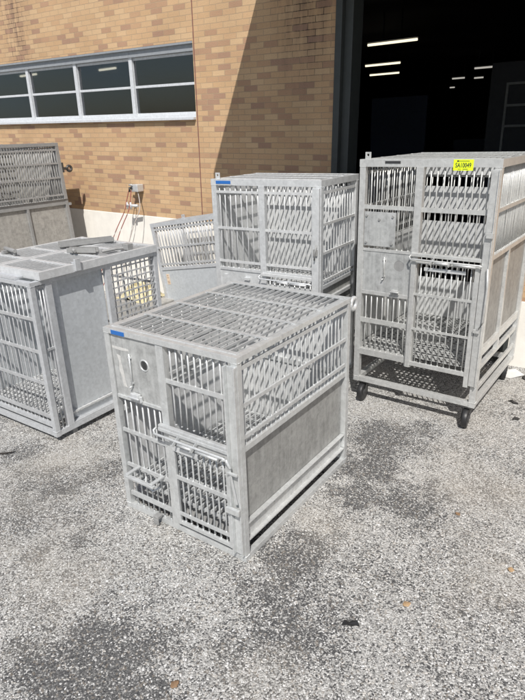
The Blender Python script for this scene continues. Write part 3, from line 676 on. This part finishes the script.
# ------------------------------------------------------------------ CAGE 3: pale tall cage behind
C = thing('animal_cage', 'pale double fronted barred cage with a blue tag, behind the low central cage', 'cage',
          (-.462, 5.815, 0), (0,0,R(-32.2)), 'aluminium animal cages set out on the gravel lot')
W, D, H = 1.22, .86, 2.112
P = .055
f = corner_frame(W, D, H, 0, P, .05, .060)
f.box(.556, .622, -.008, .046, .05, H-.060)
f.box(P, .556, .002, .036, 1.205, 1.232); f.box(.622, 1.139, .002, .036, 1.205, 1.232)
for x0 in (.006, W-.046): f.box(x0, x0+.04, P, D-P, 1.095, 1.132)
f.build('frame', M['white'], C, .004)
top_grate(C, W, D, H, M['whitebar'], .05, (.06, .3, .56, D-.06))
q = MB(); q.box(1.141, 1.214, -.034, -.0015, .06, 2.045); q.build('door_track', M['white'], C, .004)
q = MB(); bars_x(q, .083, .53, .024, 1.232, H-.060, .060); bars_x(q, .655, 1.115, .024, 1.232, H-.060, .059)
for a, c_ in ((P, .556), (.622, 1.139)): rails_x(q, a, c_, .014, (1.990, 1.637, 1.298), .012, .008)
q.build('window_bars', M['whitebar'], C)
q = MB(); q.box(.623, 1.139, .012, .018, .62, 1.10); q.build('access_plate', M['white'], C)
q = MB(); q.box(P, .555, .012, .018, .62, 1.204); pl = q.build('access_plate', M['white'], C)
q = MB(); q.box(.10, .14, -.004, .012, 1.06, 1.16); q.build('catch', M['white'], pl, .003)
q = MB(); q.box(.36, .42, -.02, .012, 1.12, 1.15); q.build('catch', M['white'], pl, .003)
q = MB(); q.box(.585, 1.14, -.034, -.009, 1.190, 1.222); q.build('shelf_rail', M['whitebar'], C, .004)
hinge_rod(C, .60, 1.13, 1.165, -.045, M['white'])
q = MB(); bars_x(q, .66, 1.11, .0, .10, 1.16, .059); rails_x(q, .622, 1.139, -.012, (.95, .5, .12), .012, .006); q.build('cage_door', M['whitebar'], C)
q = MB(); bars_y(q, W-.026, .09, D-.085, 1.132, H-.060, .063); rails_y(q, W-.014, P, D-P, (1.998, 1.712, 1.443, 1.172), .012, .008); q.build('side_bars', M['whitebar'], C)
q = MB(); bars_y(q, .026, .09, D-.085, 1.132, H-.060, .063); rails_y(q, .014, P, D-P, (1.998, 1.712, 1.443, 1.172), .012, .008); q.build('side_bars', M['whitebar'], C)
q = MB(); q.box(.034, .040, P, D-P, 1.133, H-.062); q.build('inner_sheet', M['inner'], C)
for x0 in (.030, W-.040):
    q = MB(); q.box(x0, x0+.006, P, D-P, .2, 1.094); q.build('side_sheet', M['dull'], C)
q = MB(); q.box(W-.034, W-.006, P, D-P, .95, .985); q.build('tray_channel', M['white'], C)
q = MB(); q.box(P, W-P, D-.040, D-.034, .2, 1.99); q.build('back_sheet', M['inner'], C)
q = MB(); bars_x(q, .09, W-.09, D-.022, .2, H-.06, .06); q.build('back_bars', M['whitebar'], C)
floor_grate(C, W, D, 1.10, M['whitebar'], .05, .12, .012)
q = MB(); q.box(.062, .238, -.0055, -.0022, 2.066, 2.096); q.build('name_tag', M['tagblue'], C, .001)
lug(C, .075, .012, H, M['white'])
q = MB(); q.box(1.16, 1.205, -.048, -.036, 1.44, 1.50); q.tube([(1.18,-.055,1.40),(1.185,-.058,1.47),(1.20,-.055,1.54)], .008, 6); q.build('door_bolt', M['grey'], C)

# ------------------------------------------------------------------ CAGE 4: left cage with lid and grid side
YD = R(-34.7)
XD = Vector((math.cos(YD), math.sin(YD), 0))
Dc = thing('animal_cage', 'bluish grey cage at the left with hinged lids, plain side sheet and mesh end', 'cage',
           Vector((-3.168, 5.281, 0)) + XD*.513, (0,0,YD), 'aluminium animal cages set out on the gravel lot')
W, D, H, Z0 = 1.10, 1.44, 1.455, .052
f = corner_frame(W, D, H, Z0, .046, .05, .034)
for x0 in (.004, W-.042):
    for y0, y1 in ((.141, .203), (.777, .840)): f.box(x0, x0+.040, y0, y1, Z0+.05, H-.034)
f.box(.05, W-.05, .004, .03, .142, .182)
f.build('frame', M['blue'], Dc, .004)
for (x, y) in ((.03, .19), (W-.07, .19), (.03, 1.2), (W-.07, 1.2)):
    q = MB(); q.box(x, x+.045, y, y+.045, 0, Z0+.001); q.build('foot', M['grey'], Dc)
q = MB(); bars_x(q, .08, W-.075, .026, .182, H-.034, .058); rails_x(q, .046, W-.046, .014, (1.140, .852, .560), .013, .008); rails_x(q, .046, W-.046, .014, (.242,), .016, .008); q.build('front_bars', M['bluebar'], Dc)
q = MB(); bars_y(q, W-.024, .062, .128, Z0+.05, H-.034, .033); rails_y(q, W-.02, .046, .141, (1.40, .86, .4), .010, .007); q.build('side_bars', M['bluebar'], Dc)
q = MB(); q.box(W-.062, W-.056, .294, .777, Z0+.03, H-.034); q.build('side_sheet', M['bluesheet'], Dc)
q = MB(); q.slab((W-.083,.2535,Z0+.06),(W-.083,.2535,H-.036),.094,.003,(.818,-.573,0));
q.build('sheet_edge', M['blue'], Dc)
q = MB(); q.box(W-.055, W-.006, .2032, .777, Z0+.051, Z0+.064); q.build('sheet_guide', M['blue'], Dc, .002)
q = MB()
for i in range(9):
    y = .872 + i*.060; q.box(W-.032, W-.024, y-.0045, y+.0045, Z0+.05, H-.034)
for i in range(22):
    z = .13 + i*.060; q.box(W-.021, W-.014, .840, D-.046, z-.0065, z+.0065)
q.build('grid_mesh', M['bluebar'], Dc)
q = MB(); bars_y(q, .024, .24, D-.08, Z0+.05, H-.034, .058); rails_y(q, .014, .203, D-.046, (1.14, .85, .56, .24), .012, .007); q.build('side_bars', M['bluebar'], Dc)
q = MB(); q.box(.03, .036, .05, D-.05, .1, H-.036); q.build('inner_sheet', M['bluesheet'], Dc)
q = MB(); q.box(.05, W-.30, .79, .796, .1, H-.036); q.build('inner_sheet', M['bluesheet'], Dc)
q = MB(); bars_x(q, .08, W-.075, D-.024, Z0+.05, H-.034, .11); rails_x(q, .046, W-.046, D-.014, (1.14, .6), .012, .007); q.build('back_bars', M['bluebar'], Dc)
floor_grate(Dc, W, D, .205, M['whitebar'], .045, .06, .016)
# two lids side by side on the top
LZ = H + .002
for (x0, x1) in ((.0, .505), (.522, W+.022)):
    q = MB(); y0, y1 = .085, D - .012
    q.box(x0, x0+.045, y0, y1, LZ, LZ+.072); q.box(x1-.030, x1, y0, y1, LZ, LZ+.072)
    q.box(x0+.045, x1-.030, y0+.001, y0+.05, LZ+.002, LZ+.070); q.box(x0+.045, x1-.030, y1-.05, y1-.001, LZ+.002, LZ+.070)
    for yc in (.42, .78, 1.1): q.box(x0+.045, x1-.030, yc-.022, yc+.022, LZ+.045, LZ+.066)
    ld = q.build('lid', M['lid'], Dc, .003)
    q = MB(); k = 9
    for i in range(k+1):
        x = x0+.06 + (x1-x0-.105)*i/k; q.box(x-.005, x+.005, y0+.05, y1-.05, LZ+.040, LZ+.062)
    q.build('lid_slats', M['whitebar'], ld)
for x0, x1 in ((.30, .52), (.58, .9)):
    q = MB(); q.box(x0, x1, .006, .084, LZ, LZ+.021); q.build('hinge_strip', M['blue'], Dc, .003)
# hardware lying fixed on the lids
q = MB(); q.tube([(.03,.50,LZ+.105),(.31,.42,LZ+.115)], .020, 8); q.box(.08, .11, .42, .52, LZ+.068, LZ+.10); q.tube([(.27,.44,LZ+.07),(.27,.44,LZ+.12)], .018, 8); q.build('lid_handle', M['grey'], Dc, .003)
q = MB(); q.box(W+.0225, W+.045, .43, .485, LZ+.01, LZ+.115); q.box(W-.02, W+.044, .435, .48, LZ+.0735, LZ+.085); q.build('lid_clasp', M['blue'], Dc, .003)
q = MB()
def channel(p, q_, w, mb):
    mb.slab(p, q_, w, .006, (0,0,1))
    p, q_ = Vector(p), Vector(q_); d = (q_-p).normalized(); u = d.cross(Vector((0,0,1)))*w/2
    for sg in (-1, 1): mb.slab(p+u*sg+Vector((0,0,.022)), q_+u*sg+Vector((0,0,.022)), .044, .006, u)
channel((.34, .88, LZ+.080), (.575, 1.36, LZ+.080), .085, q); q.build('lid_brace', M['grey'], Dc)
q = MB(); channel((.66, .74, LZ+.080), (.92, .86, LZ+.080), .06, q); q.tube([(.68,.76,LZ+.11),(.78,.72,LZ+.10)], .014, 8); q.build('lid_stay', M['grey'], Dc)
q = MB(); q.tube([(.96,.88,LZ+.085),(1.0,1.02,LZ+.09),(1.06,1.13,LZ+.085)], .014, 8); q.box(1.02, 1.10, 1.07, 1.14, LZ+.073, LZ+.13); q.build('lid_lock', M['grey'], Dc, .004)

# ------------------------------------------------------------------ CAGE 5: tall grey cage far left, leaning
w5 = 1.25; d5 = 1.42
E = thing('animal_cage', 'weathered grey tall cage at the far left, a round ring on its back corner', 'cage',
          en(-7.74-w5, 4.40, .075), (0, R(-3.4), YAW), 'aluminium animal cages set out on the gravel lot')
W, D, H = w5, d5, 2.345
f = corner_frame(W, D, H, 0, .055, .05, .050)
for x0 in (.004, W-.046):
    f.box(x0, x0+.042, .055, D-.055, 1.415, 1.50); f.box(x0, x0+.042, .66, .70, .05, 1.415)
f.build('frame', M['grey'], E, .004)
q = MB(); q.box(W-.046, W+.014, .03, D-.01, 1.500, 1.506); q.build('ledge', M['greybar'], E)
top_grate(E, W, D, H, M['greybar'], .055, (.06, .5, .95, D-.06))
for x in (W-.026, .026):
    q = MB(); bars_y(q, x, .09, D-.09, 1.50, H-.05, .044, .0085); rails_y(q, x + (.012 if x > .5 else -.012), .055, D-.055, (2.24, 2.045, 1.83, 1.57), .012, .007); q.build('side_bars', M['greybar'], E)
for x0, y0, y1, z1 in ((W-.036, .055, .66, 1.414), (W-.036, .70, D-.055, 1.414), (.036, .055, .66, 1.414), (.036, .70, D-.055, 1.414), (.042, .055, D-.055, 2.39)):
    q = MB(); q.box(x0, x0+.006, y0, y1, .2 if z1 < 2 else 1.502, min(z1, 2.29)); q.build('side_sheet', M['greysheet'], E)
q = MB(); bars_x(q, .09, W-.09, .022, .1, H-.05, .05); rails_x(q, .055, W-.055, .012, (2.1, 1.85, 1.55, .8), .012, .007); q.build('front_bars', M['greybar'], E)
q = MB(); q.box(.055, W-.055, D-.04, D-.034, .2, 2.29); q.build('back_sheet', M['greysheet'], E)
q = MB(); q.box(.3, .36, .06, D-.06, 1.52, 1.58); q.slab((W*.6, .1, 2.25), (W*.6, .8, 1.6), .04, .02, (1,0,0)); q.box(.7, .706, .1, .55, 1.5, 2.28); q.build('inner_shelf', M['greysheet'], E)
q = MB(); q.torus((W-.02, D+.145, 1.955), .040, .020, 'x', 24, 10); q.tube([(W-.02, D+.002, 1.965), (W-.02, D+.11, 1.955)], .022, 10); q.box(W-.05, W+.004, D+.0025, D+.03, 1.90, 2.05); q.build('tow_ring', M['steel'], E, .002)
q = MB(); q.box(W-.03, W+.03, D+.0022, D+.03, 1.40, 1.44); q.build('catch', M['grey'], E)

# ------------------------------------------------------------------ CAGE 6: tipped cage near the wall
t6 = R(-9.0)
G = thing('animal_cage', 'tipped barred cage leaning near the wall, its sheet bearing a small paper label', 'cage',
          en(-5.44, 5.46, .02), (0, t6, YAW), 'aluminium animal cages set out on the gravel lot')
W, D, H = 1.75, .62, 1.42
f = corner_frame(W, D, H, 0, .05, .05, .055)
f.box(.05, W-.05, .002, .04, .775, .815)
f.build('frame', M['blue'], G, .004)
q = MB(); bars_x(q, .10, W-.10, .026, .815, H-.055, .056, .009); rails_x(q, .05, W-.05, .014, (1.33, 1.085, .855), .013, .008); q.build('front_bars', M['bluebar'], G)
q = MB(); q.box(.05, W-.05, .014, .020, .10, .774); sh6 = q.build('front_sheet', M['bluesheet'], G)
q = MB(); q.box(.10, .155, .0100, .0139, .575, .72); pl6 = q.build('paper_label', M['label'], sh6)
q = MB()
for z in (.70, .67, .62, .60): q.box(.112, .143, .0085, .0099, z-.006, z+.003)
q.build('small_print', plain('faded_ink', (.35, .25, .18), .8), pl6)
q = MB(); bars_x(q, .10, W-.10, D-.026, .4, H-.055, .075, .009); rails_x(q, .05, W-.05, D-.014, (1.2, .9), .013, .008); q.build('back_bars', M['bluebar'], G)
q = MB(); q.box(.62, 1.25, D-.05, D-.044, .82, 1.25); q.build('inner_sheet', M['plate'], G)
q = MB(); q.box(1.2, 1.7, .25, .26, .85, 1.2); q.build('inner_sheet', M['plate'], G)
q = MB(); bars_y(q, .026, .09, D-.09, .2, H-.055, .06); q.build('side_bars', M['bluebar'], G)
lug(G, .62, .012, H, M['blue'])

# ------------------------------------------------------------------ tap and hoses on the wall
def wallpt(e, z, out=0): return en(e, 6.34 - out, z - (e-E0)*0)
tap = thing('hose_tap', 'grey metal tap box on the brick wall above the cream base', 'tap', en(-6.70, 6.335, 1.80), (0,0,YAW))
q = MB(); q.box(-.075, .075, -.13, 0, -.055, .055); q.build('body', M['white'], tap, .01)
q = MB(); q.tube([(-.05,-.13,0),(-.05,-.17,.01),(-.055,-.175,-.05)], .02, 8); q.build('spout', M['steel'], tap)
q = MB(); q.tube([(-.11,-.12,.045),(-.02,-.14,.05)], .013, 8); q.tube([(-.065,-.10,.03),(-.065,-.13,.048)], .010, 8); q.build('valve_handle', M['white'], tap)
def hose(name, label, pts, r, mat):
    P_ = [Vector(p) for p in pts]; out = []
    for i in range(len(P_)-1):
        p0, p1, p2, p3 = P_[max(0,i-1)], P_[i], P_[i+1], P_[min(len(P_)-1, i+2)]
        for k in range(6):
            t = k/6; out.append(.5*((2*p1) + (-p0+p2)*t + (2*p0-5*p1+4*p2-p3)*t*t + (-p0+3*p1-3*p2+p3)*t**3))
    out.append(P_[-1])
    q = MB(); q.tube(out, r, 8); return tag(q.build(name, mat), label, 'hose', 'hoses hanging from the wall tap')
red = plain('red_rubber', (.30, .09, .075), .6); pale = plain('pale_grey_rubber', (.42, .38, .35), .5)
hose('water_hose', 'red hose hanging furthest left from the wall tap', [en(-6.765,6.16,1.78), en(-6.82,6.13,1.60), en(-6.86,6.10,1.45), en(-7.0,6.0,1.15), en(-7.15,5.85,.7), en(-7.3,5.6,.2), en(-7.4,5.3,.02), en(-7.5,4.9,.015)], .007, red)
hose('water_hose', 'red hose in the middle, between the other red hose and the pale one', [en(-6.73,6.17,1.77), en(-6.75,6.14,1.60), en(-6.775,6.10,1.45), en(-6.90,6.0,1.15), en(-7.02,5.85,.7), en(-7.1,5.6,.2), en(-7.1,5.3,.02), en(-7.2,4.9,.015)], .007, red)
hose('water_hose', 'pale grey hose hanging on the right of the two red hoses', [en(-6.66,6.24,1.75), en(-6.60,6.20,1.58), en(-6.59,6.15,1.45), en(-6.64,6.03,1.2), en(-6.75,5.9,.75), en(-6.8,5.7,.2), en(-6.8,5.4,.02), en(-6.7,5.0,.015)], .007, pale)
cl = thing('hose_splitter', 'small pale metal splitter where the hoses meet under the tap', 'hose fitting', en(-6.76, 6.14, 1.545), (0,0,YAW))
q = MB(); q.tube([(-.08,0,0),(.15,.03,0)], .022, 8); q.build('body', M['white'], cl); q = MB(); q.tube([(-.06,0,-.05),(-.06,0,.05)], .016, 8); q.tube([(.02,0,-.05),(.02,0,.05)], .016, 8); q.build('coupling', M['white'], cl)

# ------------------------------------------------------------------ crate with yellow sheet seen through the mesh
cr = thing('low_crate', 'grey crate standing behind the mesh end of the left cage', 'crate', en(-6.35, 5.05, 0), (0,0,YAW))
q = MB(); q.box(0, 1.0, 0, .6, 0, .40); q.build('body', M['greysheet'], cr, .01)
ys = MB(); n = 18; vs_ = []; fs_ = []
for i in range(n):
    for j in range(n):
        u, v = i/(n-1), j/(n-1)
        rr = max(0, 1 - ((u-.5)**2 + (v-.5)**2)*3.2)
        vs_.append((.22 + u*.55 + rng.uniform(-.02,.02), .05 + v*.5 + rng.uniform(-.02,.02), .402 + rr*(.10 + .10*math.sin(u*17+v*5)**2 + .06*rng.random())))
for i in range(n-1):
    for j in range(n-1): fs_.append((i*n+j, (i+1)*n+j, (i+1)*n+j+1, i*n+j+1))
ys.add(vs_, fs_, False)
yo = ys.build('crumpled_sheet', plain('pale_yellow_plastic', (.55, .49, .31), .6, noise=.5, scale=9)); yo.location = en(-6.35, 5.05, 0); yo.rotation_euler = (0,0,YAW)
so_ = yo.modifiers.new('thick', 'SOLIDIFY'); so_.thickness = .004; so_.offset = 1
tag(yo, 'crumpled pale yellow plastic sheet on the crate behind the grid mesh', 'plastic sheet')

# ------------------------------------------------------------------ litter
def leaf(x, y, s_, a, lab, c, cat='leaf', name='dead_leaf', group=None):
    q = MB(); n = 9; vs_ = []; fs_ = []
    for i in range(n):
        t = i/(n-1); wd = math.sin(math.pi*(t**.8))*.36*s_ + .001
        curl = .25*s_*(t-.5)**2
        for k in (-1, 0, 1): vs_.append(((t-.5)*s_, k*wd*(1+.2*math.sin(i*2.3)), .006 + curl + abs(k)*.12*s_*math.sin(math.pi*t)))
    for i in range(n-1):
        for k in range(2): fs_.append((i*3+k, (i+1)*3+k, (i+1)*3+k+1, i*3+k+1))
    q.add(vs_, fs_, True)
    o = q.build(name, c); o.location = (x, y, 0); o.rotation_euler = (0,0,a)
    sd = o.modifiers.new('thick', 'SOLIDIFY'); sd.thickness = .0015
    return tag(o, lab, cat, group)
tan = plain('dry_leaf', (.40, .27, .15), .8); brn = plain('brown_leaf', (.24, .15, .085), .8)
leaf(.77, 2.42, .05, .3, 'pale tan dead leaf on bare gravel, largest of the scattered leaves', tan, group='dead leaves on the gravel')
leaf(1.46, 2.66, .045, 1.1, 'tan dead leaf by the right edge of the lot', tan, group='dead leaves on the gravel')
leaf(1.32, 3.2, .04, 2.0, 'small brown dead leaf below the front caster of the tall cage', brn, group='dead leaves on the gravel')
leaf(-.48, 1.97, .05, .8, 'orange brown dead leaf at the bottom edge, near the dark stain', brn, group='dead leaves on the gravel')
q = MB(); pts = [(-.045,-.012),(-.03,.016),(-.005,.008),(.012,.02),(.04,.014),(.05,-.012),(.03,-.006),(.01,-.016),(-.015,-.008)]
vs_ = [(x,y,.012+.004*math.sin(i*2)) for i,(x,y) in enumerate(pts)] + [(x,y,.002) for x,y in pts]; n = len(pts)
q.add(vs_, [tuple(range(n))] + [(i, n+i, n+(i+1)%n, (i+1)%n) for i in range(n)])
o = q.build('rubber_scrap', M['rubber']); o.location = (.43, 2.3, 0); o.rotation_euler = (0,0,-.15); tag(o, 'small torn black rubber scrap lying on the gravel near the bottom centre', 'scrap')
q = MB(); q.tube([(-.20,-.01,.012),(-.08,.012,.012),(.05,.0,.014),(.12,.015,.010)], [.006,.008,.008,.003], 6); o = q.build('twig', plain('dark_twig', (.035,.03,.027), .8)); o.location = (-2.28, 4.19, 0); o.rotation_euler = (0,0,.15); tag(o, 'thin dark twig on the gravel at the left edge', 'twig')
q = MB(); q.add([(-.13,-.05,.006),(.02,-.10,.006),(.15,.02,.02),(.05,.10,.045),(-.10,.06,.02)], [(0,1,2),(0,2,3),(0,3,4)]); o = q.build('paper_scrap', plain('white_paper', (.55,.545,.53), .8)); o.location = (2.66, 5.52, 0); o.rotation_euler = (0,0,-.5)
sd = o.modifiers.new('thick', 'SOLIDIFY'); sd.thickness = .003; tag(o, 'folded white paper scrap on the ground behind the tall cage', 'paper')
for i, (x, y, s_) in enumerate(((2.30, 4.52, .035), (2.78, 5.42, .05), (2.42, 4.86, .045))):
    q = MB(); q.tube([(-s_, -.01, .01), (-s_*.3, .012, .014), (s_*.4, -.006, .016), (s_, .008, .008)], [.006, .014, .013, .004], 6)
    o = q.build('bark_chip', plain('dark_chip', (.03,.028,.026), .8)); o.location = (x, y, 0); o.rotation_euler = (0,0,i*1.1)
    tag(o, ['small dark bark chip at the right edge, nearest the camera of three', 'dark bark chip beside the folded white paper scrap', 'dark bark chip in front of the paper scrap, middle of three'][i], 'bark chip', 'dark chips on the gravel')
